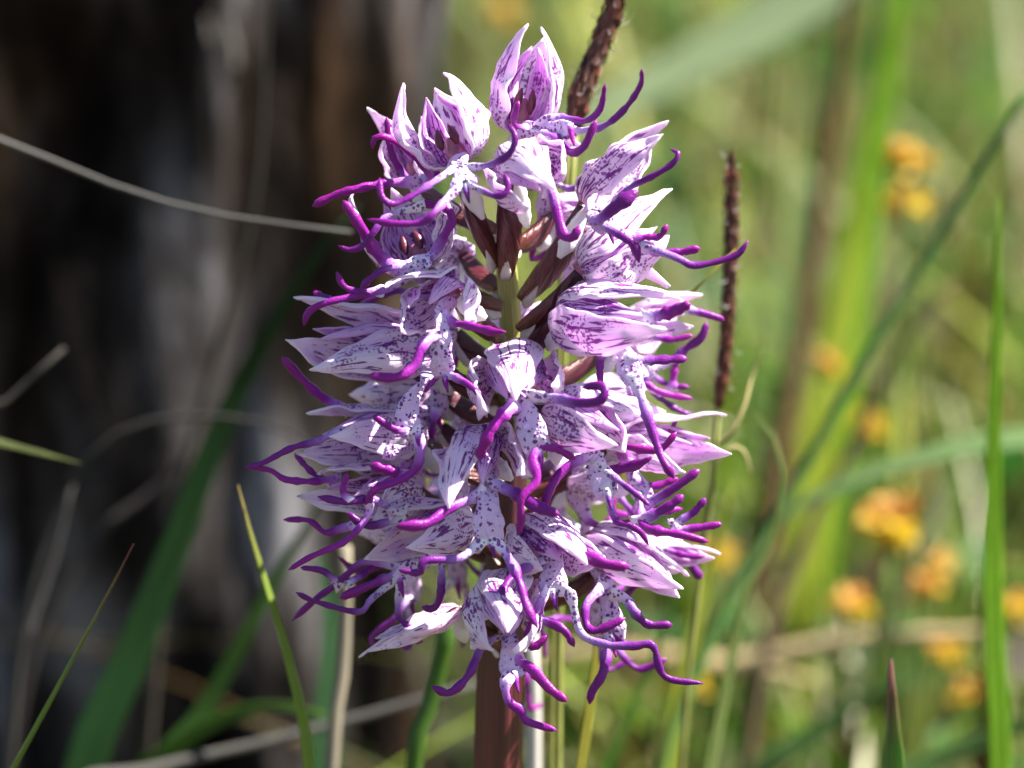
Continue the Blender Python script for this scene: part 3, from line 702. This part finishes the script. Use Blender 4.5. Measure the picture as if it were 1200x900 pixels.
# ------------------------------------------------------------------ meadow grass, stuff nobody could count
PAL = [((.05, .11, .02), 3), ((.11, .19, .02), 4), ((.20, .25, .03), 3), ((.08, .16, .06), 3), ((.16, .23, .10), 2), ((.50, .40, .22), 3.5), ((.30, .19, .09), 2), ((.10, .05, .025), 2.2), ((.66, .58, .42), 1.8)]
PC = np.array([p[0] for p in PAL]) * np.array([.58, .68, .46]); PWT = np.array([p[1] for p in PAL]); PWT = PWT / PWT.sum()
def meadow(name, label, N, gen, seg=6):
    X, Y, Hh, Wd, lean, bend = gen(N)
    az = rng.uniform(0, 2 * np.pi, N); ci = rng.choice(len(PC), N, p=PWT)
    pt = np.array([noise.noise(Vector((x * 14, y * 9, 2.2))) for x, y in zip(X, Y)])
    dry = (pt > .06) & (rng.uniform(0, 1, N) < .75)
    ci = np.where(dry, rng.choice([5, 6, 8, 5, 7], N), ci)
    grn = (pt < -.15) & (rng.uniform(0, 1, N) < .7)
    ci = np.where(grn, rng.choice([0, 1, 2, 3], N), ci)
    colr = np.minimum(PC[ci] * np.exp(rng.normal(-.08, .42, (N, 1))), .8)
    pale = rng.uniform(0, 1, N) < .025
    colr[pale] = (.72, .66, .5)  # a few very pale blades stand in for blurred highlights
    gap = np.array([noise.noise(Vector((x * 20 + 5, y * 14, 7.7))) for x, y in zip(X, Y)])
    Hh = Hh * np.where(gap > .15, .45, 1.0)
    fa = rng.uniform(0, np.pi, N)
    t = np.linspace(0, 1, seg + 1)
    hx = (lean[:, None] * t + bend[:, None] * t ** 2.2) * Hh[:, None]
    px = X[:, None] + np.cos(az)[:, None] * hx; py = Y[:, None] + np.sin(az)[:, None] * hx
    pz = Hh[:, None] * (t - .28 * np.abs(bend)[:, None] * t ** 2.5) - .004
    wd = Wd[:, None] * .5 * (1 - .92 * t ** 1.8)
    sx = np.cos(fa)[:, None] * wd; sy = np.sin(fa)[:, None] * wd
    L = np.stack([px - sx, py - sy, pz], -1); Rr = np.stack([px + sx, py + sy, pz], -1)
    V_ = np.stack([L, Rr], 2).reshape(-1, 3)
    base = (np.arange(N) * (seg + 1) * 2)[:, None] + (np.arange(seg) * 2)[None]
    F = np.stack([base, base + 1, base + 3, base + 2], -1).reshape(-1, 4)
    me = bpy.data.meshes.new(name)
    me.vertices.add(len(V_)); me.vertices.foreach_set('co', V_.astype(np.float32).ravel())
    me.loops.add(F.size); me.loops.foreach_set('vertex_index', F.astype(np.int32).ravel())
    me.polygons.add(len(F)); me.polygons.foreach_set('loop_start', np.arange(0, F.size, 4, dtype=np.int32)); me.polygons.foreach_set('loop_total', np.full(len(F), 4, dtype=np.int32))
    me.update(); me.validate()
    ca = me.color_attributes.new('tint', 'FLOAT_COLOR', 'POINT')
    cc = np.concatenate([np.repeat(colr, (seg + 1) * 2, axis=0), np.ones((len(V_), 1))], 1)
    ca.data.foreach_set('color', cc.astype(np.float32).ravel())
    me.polygons.foreach_set('use_smooth', [True] * len(F))
    uvl = me.uv_layers.new(name='uv')
    me.materials.append(M_WILD)
    o = bpy.data.objects.new(name, me); COL.objects.link(o)
    o['label'] = label; o['category'] = 'grass'; kind(o, 'stuff')
    return o
def g_far(N):
    Y = .22 + 2.3 * rng.uniform(0, 1, N) ** 1.25
    X = rng.uniform(-1, 1, N) * (.30 + .38 * Y) + .05
    ins = (X < .01) & (Y < .60)          # keep clear of the trunk
    X = np.where(ins, X * 0 + rng.uniform(.01, .35, N), X)
    H = rng.uniform(.04, .15, N) * (.75 + .25 * np.minimum(Y, 1.4))
    return X, Y, H, rng.uniform(.0012, .0035, N) * np.where(rng.uniform(0, 1, N) < .2, 2.6, 1), rng.normal(0, .38, N), rng.normal(0, .5, N)
meadow('meadow_grass', 'blurred green and straw meadow grass behind the orchid', 15000, g_far)
def g_mid(N):
    Y = rng.uniform(.20, .75, N); X = rng.uniform(.0, .36, N) * (.6 + .8 * Y)
    X = np.where(Y > .62, X - .05, X + .02)
    return X, Y, rng.uniform(.07, .20, N) * (.7 + .4 * Y), rng.uniform(.0025, .0075, N), rng.normal(0, .45, N) * np.where(rng.uniform(0, 1, N) < .4, 2.2, 1), rng.normal(0, .6, N)
meadow('tall_meadow_grass', 'broad blurred grass blades standing in the middle distance', 620, g_mid, seg=12)
def g_near(N):
    X = rng.uniform(-.5, .5, N); Y = rng.uniform(-.22, .30, N)
    return X, Y, rng.uniform(.02, .075, N), rng.uniform(.0012, .004, N), rng.normal(0, .4, N), rng.normal(0, .5, N)
meadow('short_grass', 'short green and straw grass around the foot of the orchid', 2600, g_near)
def clover(N):
    v, f, col = [], [], []
    for i in range(N):
        Y = .25 + 2.2 * random.random() ** 1.2; X = random.uniform(-1, 1) * (.3 + .36 * Y) + .06
        if X < .02 and Y < .58: continue
        z = random.uniform(.01, .09); r = random.uniform(.004, .011)
        nn = Vector((random.gauss(0, .6), random.gauss(0, .6), 1)).normalized(); S = nn.orthogonal().normalized(); T = nn.cross(S)
        c = random.choice([(.025, .075, .018), (.04, .11, .02), (.03, .09, .035), (.09, .15, .025), (.05, .03, .02)]); k = random.uniform(.7, 1.3)
        i0 = len(v); v.append(Vector((X, Y, z)) - nn * r * .2); m = 8; a0 = random.random() * 6
        for q in range(m):
            a = a0 + q * 2 * math.pi / m; rr = r * (1.25 if q % 4 == 0 else .8)
            v.append(Vector((X, Y, z)) + (S * math.cos(a) + T * math.sin(a) * .75) * rr)
        f += [(i0, i0 + 1 + q, i0 + 1 + (q + 1) % m) for q in range(m)]
        col += [(c[0] * k, c[1] * k, c[2] * k, 1)] * (m + 1)
    o = mesh_obj('herb_leaves', v, f, M_WILD, None, [(0, 0)] * len(v), col)
    o['label'] = 'small blurred herb leaves low in the meadow'; o['category'] = 'herbs'; kind(o, 'stuff')
clover(7000)

# ------------------------------------------------------------------ the orchid
Msm = stem_material('orchid_stem', [(0, (.08, .06, .025)), (.45, (.085, .026, .02)), (.6, (.088, .019, .019)), (.80, (.05, .012, .016)), (.88, (.03, .012, .012)), (.915, (.17, .17, .045)), (.935, (.24, .25, .06)), (.965, (.26, .27, .07)), (1, (.13, .03, .035))], rough=.27)  # maroon and green bands; near-black middle paints the shade inside the spike
base = Vector((orchid.location.x, 0, -.006))
stem_pts = [base, P(583, 1500, 0), P(582, 1050, 0), P(583, 900, 0), P(588, 760, 0), P(594, 600, 0), P(600, 450, 0), P(599, 390, 0), P(594, 320, 0), P(591, 240, 0)]
SR = [float(np.interp(t, [0, .70, .76, .83, .905, .93, .965, .985, 1], [30, 28.5, 28, 23, 16, 13, 12, 10, 4])) * PX for t in np.linspace(0, 1, 80)]
tube('stem', stem_pts, SR, SR, Msm, orchid, n=110, seg=56, ridges=9, rdepth=.05)

# back of the spike first (seen through gaps)
def generic(phi, y, size=1.0):
    sp, cp = math.sin(phi), math.cos(phi)
    def q(rad, dy, tan=0.):          # rad, tan in px
        return (592 + sp * rad + cp * tan, y + dy, (cp * rad - sp * tan) * .1)
    k = size
    arms = []
    for sg in (-1, 1):
        j = lambda s_: random.uniform(-s_, s_)
        arms.append([q(130 * k, 50, sg * 6), q(150 * k, 58 + j(8), sg * 30), q(175 * k + j(15), 55 + j(15), sg * 55), q(195 * k + j(20), 35 + j(25), sg * (70 + j(15)))])
        arms.append([q(132 * k, 88, sg * 5), q(142 * k, 112, sg * 18), q(160 * k + j(15), 140 + j(10), sg * (26 + j(8))), q(190 * k + j(20), 150 + j(20), sg * (34 + j(10)))])
    flower(q(95 * k, 0), q(205 * k, -5), q(200 * k, 12, 22), q(200 * k, 12, -22), (0.001, 1, 0.001), 72 * k,
           torso=[q(125 * k, 40), q(130 * k, 70), q(133 * k, 95)], tw=18, limbs=arms)
for (phi, y, s_) in [(2.3, 250, .8), (-2.5, 300, .85), (3.0, 380, .9), (1.9, 470, .95), (-2.0, 450, .95), (2.6, 560, 1.), (-2.7, 590, 1.), (1.95, 640, .9), (-1.95, 610, .9), (3.1, 680, 1.), (2.4, 160, .55), (-1.75, 500, .8), (-2.9, 490, .85), (1.75, 560, .75), (2.9, 450, .8), (-1.6, 390, .6), (3.0, 610, .9)]:
    generic(phi, y, s_)

flower((607, 155, 1), (638, 44, -3), (634, 32, 3), (618, 28, 4), (.1, .2, 1), 80, [(614, 152, 4), (640, 150, 8), (668, 153, 12)], 16,
       [[(638, 140, 8), (660, 137, 8), (685, 142, 10), (703, 128, 11), (709, 98, 12)], [(666, 153, 11), (702, 150, 13), (729, 131, 14), (750, 101, 15), (752, 81, 16)],
        ([(650, 160, 11), (668, 178, 13), (684, 172, 14), (699, 140, 14)], 6.5), [(620, 150, 6), (603, 146, 9), (604, 130, 10), (608, 118, 10)]], ov=(588, 250, -1), open_=True)
flower((538, 192, 10), (508, 104, 3), (472, 98, 8), (519, 86, 10), (-.05, .3, 1), 92, [(537, 193, 13), (541, 204, 15), (545, 220, 17)], 24,
       [[(546, 196, 14), (570, 194, 16), (595, 182, 17), (604, 162, 17), (596, 145, 16)], [(525, 202, 15), (490, 225, 17), (462, 239, 18), (447, 230, 18), (445, 208, 17)],
        [(545, 214, 17), (525, 232, 18), (508, 250, 20), (493, 261, 20), (460, 262, 20), (430, 257, 19)], [(545, 216, 17), (562, 222, 18), (582, 230, 19), (595, 222, 19), (591, 203, 18)]],
       ov=(580, 310, 3), spur=(566, 256, 8), open_=True)
flower((487, 215, -4), (431, 126, -6), (492, 138, -8), (458, 150, -2), (-.4, .3, 1), 56, [(490, 213, 0), (500, 211, 2)], 12,
       [([(480, 212, 2), (464, 190, 3), (456, 165, 3), (453, 137, 3)], 6), ([(504, 207, 3), (492, 190, 4), (470, 170, 5), (450, 160, 6), (438, 163, 6), (437, 175, 6)], 5.5), ([(514, 204, 2), (495, 188, 3), (477, 172, 3)], 6),
        ([(490, 213, 3), (450, 215, 4), (420, 221, 5), (400, 226, 5), (385, 232, 5), (366, 242, 5)], 6.5)])
flower((494, 314, 7), (455, 222, 1), (416, 222, 4), (522, 236, 3), (-.1, .05, 1), 92, [(492, 308, 11), (480, 316, 13)], 14,
       [([(507, 298, 10), (523, 272, 11), (530, 256, 11), (520, 243, 11), (490, 238, 10)], 7), ([(462, 312, 12), (442, 296, 13), (420, 262, 14), (402, 235, 14)], 9),
        [(498, 240, 12), (470, 248, 13), (450, 256, 14), (438, 272, 15), (425, 288, 15), (410, 293, 15), (396, 288, 15)],
        [(490, 308, 12), (465, 312, 14), (445, 318, 15), (428, 332, 15), (424, 342, 15), (434, 345, 15)], [(450, 341, 13), (425, 342, 14), (415, 341, 14), (402, 334, 14), (394, 318, 14)],
        ([(485, 318, 12), (455, 338, 13), (422, 346, 14), (385, 354, 15), (362, 365, 15), (356, 382, 15)], 5.5)], ov=(586, 360, 2), open_=True)
flower((532, 344, 10), (452, 337, 20), (544, 376, 17), (473, 388, 22), (.2, 1, .35), 72, [(517, 365, 15), (521, 395, 17), (518, 420, 17), (520, 442, 16)], 19,
       [([(528, 377, 16), (550, 382, 18), (575, 388, 20), (593, 389, 21)], 6), ([(514, 390, 17), (495, 405, 19), (486, 428, 20), (465, 442, 21), (430, 440, 20)], 7),
        [(520, 438, 16), (535, 443, 17), (552, 453, 18), (565, 467, 19), (567, 483, 19)], ([(518, 438, 16), (507, 447, 16), (497, 460, 17)], 3.5)], ov=(588, 400, 3), spur=(570, 373, 10))
flower((508, 422, 2), (343, 350, 6), (335, 398, 10), (362, 434, 12), (0, 1, .7), 84, [(500, 446, 14), (484, 465, 16), (477, 490, 17), (489, 512, 17)], 19,
       [([(482, 508, 17), (460, 502, 18), (437, 487, 18)], 5.5), ([(490, 512, 17), (493, 530, 18), (488, 548, 18), (470, 562, 18), (440, 573, 18), (428, 592, 18)], 6.5),
        ([(410, 482, 4), (385, 470, 5), (362, 452, 6), (330, 418, 7)], 6.5), [(400, 355, 4), (385, 350, 3), (367, 342, 2)]])
flower((495, 515, 4), (358, 486, 8), (348, 531, 10), (385, 512, 16), (0, 1, .6), 72, [(470, 530, 12), (450, 530, 14)], 14,
       [[(430, 500, 12), (395, 507, 11), (372, 517, 11), (342, 525, 11), (307, 543, 11), (288, 548, 11)], [(400, 560, 6), (370, 564, 9), (335, 562, 10), (317, 551, 10), (288, 547, 11)], [(390, 568, 6), (365, 553, 8), (345, 531, 7)]])
flower((490, 576, 7), (371, 557, 11), (348, 581, 8), (438, 610, 16), (0, 1, .5), 70, [(470, 595, 14), (455, 602, 16)], 14,
       [([(465, 600, 16), (435, 585, 17), (405, 588, 18), (372, 582, 18)], 6), ([(410, 588, 18), (402, 575, 18), (407, 554, 18)], 5), ([(480, 560, 14), (450, 550, 15), (433, 545, 15)], 7.5), ([(470, 606, 15), (430, 616, 16), (407, 601, 16)], 6.5),
        [(432, 585, 17), (432, 603, 17), (415, 625, 18), (398, 638, 18), (365, 652, 18), (338, 668, 18)], [(425, 612, 8), (395, 621, 8), (380, 624, 8), (362, 610, 8), (332, 609, 8)]])
flower((552, 612, 8), (435, 608, 14), (428, 655, 15), (475, 642, 20), (.1, 1, .25), 70, [(505, 655, 12), (482, 667, 13), (468, 682, 13)], 18,
       [[(470, 676, 13), (467, 700, 13), (467, 722, 13), (480, 736, 13), (486, 750, 13), (496, 752, 13)], ([(516, 655, 13), (517, 690, 14), (513, 708, 14), (505, 714, 14), (494, 711, 14)], 6), ([(466, 673, 12), (435, 685, 12), (398, 701, 12)], 7),
        ([(468, 664, 11), (428, 658, 10), (405, 675, 10), (390, 688, 10), (370, 702, 10), (342, 728, 10)], 6), [(400, 690, 10), (380, 670, 11), (352, 665, 11)], [(458, 684, 12), (435, 702, 13), (420, 717, 13), (370, 705, 12), (347, 694, 12)], [(405, 684, 10), (430, 670, 9), (441, 650, 8)]])
flower((538, 715, 10), (421, 771, 16), (432, 764, 17), (440, 748, 14), (0, 1, .1), 32, None, 12, [], spur=(545, 752, 8), petals=False)
flower((603, 434, 5), (606, 470, 24), (573, 483, 22), (646, 452, 22), (0, 1, -.35), 98, [(607, 458, 18), (614, 476, 20), (625, 512, 22), (632, 532, 22)], 24,
       [([(606, 472, 20), (588, 488, 21.5), (573, 508, 22.5), (560, 538, 22)], 8.5), ([(622, 464, 20), (650, 467, 22), (680, 472, 25), (702, 470, 26), (709, 460, 26), (703, 452, 25), (682, 454, 24)], 8),
        ([(628, 522, 22), (624, 540, 23), (629, 563, 24), (611, 584, 25), (611, 611, 25), (606, 628, 25)], 6), ([(632, 520, 22), (652, 526, 22), (674, 538, 22)], 6)], spur=(640, 480, 9))
flower((563, 521, 12), (528, 596, 25), (606, 557, 25), (545, 590, 21), (.5, 1, -.5), 94, [(572, 560, 19), (572, 590, 22), (572, 618, 23), (575, 636, 23)], 26,
       [([(578, 566, 21), (605, 579, 23), (630, 594, 25), (656, 603, 26)], 9), ([(562, 580, 21), (525, 597, 24), (500, 614, 26), (464, 617, 27)], 8.5),
        ([(570, 630, 23), (552, 645, 24), (535, 655, 25), (497, 657, 26), (492, 671, 26), (467, 668, 26)], 6), ([(577, 630, 23), (592, 648, 24), (606, 674, 26), (618, 712, 28), (630, 736, 29)], 7)], spur=(600, 562, 14))
flower((648, 480, 14), (762, 494, 20), (722, 522, 27), (732, 530, 20), (-.2, 1, -.2), 76, [(690, 525, 18), (702, 552, 20), (712, 580, 21)], 22,
       [([(688, 534, 19), (668, 545, 20), (650, 563, 21), (636, 596, 22)], 7), [(706, 548, 20), (725, 563, 21), (747, 580, 22), (762, 593, 23)], [(712, 575, 21), (720, 608, 22), (740, 617, 23), (752, 625, 23), (760, 639, 23)], ([(700, 556, 8), (717, 551, 10), (745, 545, 12), (764, 536, 13)], 9)], spur=(652, 545, 15), ov=(606, 480, 4))
flower((658, 372, 8), (797, 352, 13), (782, 386, 23), (720, 426, 16), (-.1, 1, -.2), 92, [(722, 406, 15), (735, 425, 18), (746, 448, 19)], 20,
       [([(742, 436, 19), (757, 483, 21), (773, 531, 23), (780, 545, 24), (790, 561, 24)], 7), ([(706, 416, 14), (703, 432, 14), (704, 452, 14)], 6), ([(742, 420, 18), (765, 422, 18), (806, 420, 18)], 7), ([(755, 374, 20), (785, 366, 21), (809, 356, 22)], 9)], ov=(608, 405, 3), ovr=8)
flower((720, 400, -10), (824, 346, -8), (804, 340, -14), (812, 382, -3), (0, 1, .5), 60, [(745, 425, -6), (765, 440, -5)], 14,
       [([(795, 360, -4), (811, 364, -4), (830, 369, -4), (849, 375, -4)], 6), [(760, 392, -4), (785, 398, -3), (812, 393, -3)], ([(785, 424, -6), (805, 408, -6), (822, 395, -6), (828, 377, -6)], 7), ([(787, 458, -8), (790, 435, -8), (795, 410, -8)], 6),
        ([(750, 440, -4), (765, 455, -3), (785, 463, -3), (812, 467, -3)], 5.5), [(780, 450, -8), (808, 454, -8)], [(765, 458, -8), (790, 478, -8), (817, 489, -8)]])
flower((685, 240, 4), (784, 142, 0), (777, 156, 6), (768, 150, -5), (.5, .6, .8), 62, [(692, 236, 9), (704, 256, 11), (714, 268, 12)], 20,
       [([(700, 258, 13), (725, 240, 15), (748, 223, 15)], 10), [(712, 246, 12), (735, 222, 13), (768, 205, 14), (788, 192, 14), (795, 180, 14), (785, 175, 13)], ([(705, 262, 12), (730, 278, 14), (743, 287, 14), (749, 308, 14)], 6.5),
        ([(715, 266, 12), (757, 287, 14), (795, 303, 15), (816, 311, 15), (861, 300, 15), (877, 282, 15)], 5.5), ([(750, 290, 13), (784, 297, 13), (821, 291, 13)], 7), [(735, 284, 14), (755, 278, 14), (773, 277, 14), (782, 263, 14)]], spur=(655, 302, 6), ov=(612, 350, 2), ovr=9)
flower((598, 190, 9), (652, 222, 21), (622, 243, 21), (660, 205, 16), (.1, .9, -.9), 80, [(640, 222, 9), (652, 238, 12)], 12,
       [([(648, 228, 12), (655, 258, 14), (661, 276, 15), (672, 278, 16), (679, 264, 16)], 8)], spur=(618, 266, 6), ov=(592, 322, 3), ovr=9)
flower((680, 318, 8), (788, 222, 3), (784, 276, 9), (785, 335, 6), (1, .4, -.5), 84, None, 12, [], ov=(610, 385, 4), ovr=8)
flower((718, 522, -2), (854, 487, 2), (857, 532, 8), (803, 554, 11), (0, 1, .3), 62, [(735, 545, 6), (748, 570, 8), (760, 592, 9)], 18,
       [([(728, 524, 14), (755, 527, 15), (775, 526, 15), (793, 506, 15)], 7), ([(755, 592, 10), (787, 574, 11), (820, 550, 11)], 7), ([(742, 615, 12), (781, 595, 13), (801, 580, 13)], 8), ([(755, 616, 13), (800, 627, 14), (830, 635, 14)], 7), ([(790, 622, 10), (822, 618, 10), (846, 614, 10)], 6), ([(785, 616, 8), (811, 602, 8), (827, 584, 8)], 6.5),
        ([(745, 600, 6), (770, 600, 6), (800, 596, 5)], 6), ([(740, 560, 8), (765, 570, 8), (795, 560, 8)], 6)])
flower((612, 630, 14), (688, 662, 28), (707, 656, 22), (636, 668, 22), (-.4, 1, -.3), 80, [(648, 645, 18), (648, 670, 20), (648, 698, 21)], 24,
       [([(643, 690, 21), (635, 703, 22), (624, 733, 23), (616, 747, 23), (626, 758, 23), (642, 744, 23)], 6.5), ([(654, 690, 21), (669, 699, 22), (680, 741, 23), (709, 755, 24), (744, 757, 24), (765, 757, 24), (779, 793, 24), (824, 801, 24)], 6),
        ([(637, 655, 20), (605, 672, 23), (590, 690, 25), (594, 706, 26), (611, 706, 26)], 6.5), ([(618, 722, 21), (640, 728, 22), (661, 739, 23), (673, 758, 23)], 7), ([(660, 640, 22), (688, 653, 26), (715, 662, 27), (738, 664, 27)], 8.5)], spur=(605, 650, 12))
flower((690, 632, 6), (808, 676, 10), (801, 690, 17), (796, 700, 14), (-.2, 1, .1), 72, [(709, 680, 12), (713, 705, 13), (718, 738, 14), (717, 752, 14)], 22,
       [([(704, 690, 14), (687, 709, 16), (688, 733, 17), (700, 739, 18), (733, 724, 18)], 7), ([(716, 694, 14), (735, 704, 15), (744, 718, 16), (760, 732, 16), (788, 732, 16)], 7.5), ([(713, 742, 14), (711, 765, 15), (706, 790, 16), (694, 810, 16), (691, 825, 16)], 8), ([(719, 742, 14), (728, 752, 14), (743, 758, 14)], 6)])
flower((735, 648, -4), (844, 650, 0), (838, 654, 3), (800, 670, 4), (0, 1, .3), 46, None, 12, [([(790, 632, -4), (807, 658, -4), (822, 679, -4)], 7), ([(770, 640, 2), (800, 650, 3), (826, 652, 3)], 5)])
flower((588, 688, 15), (596, 742, 31), (582, 763, 25), (602, 766, 27), (-.05, 1, -.5), 86, [(597, 748, 22), (600, 772, 23), (603, 794, 24)], 22,
       [([(588, 745, 20), (564, 760, 22), (550, 790, 24), (527, 812, 25), (505, 804, 25)], 7.5), ([(605, 774, 23), (622, 783, 24), (645, 808, 25), (665, 822, 26)], 8), ([(599, 788, 24), (592, 803, 25), (596, 822, 25), (611, 833, 25), (617, 845, 25), (653, 856, 26)], 6)], spur=(545, 735, 10), ov=(590, 735, 3))
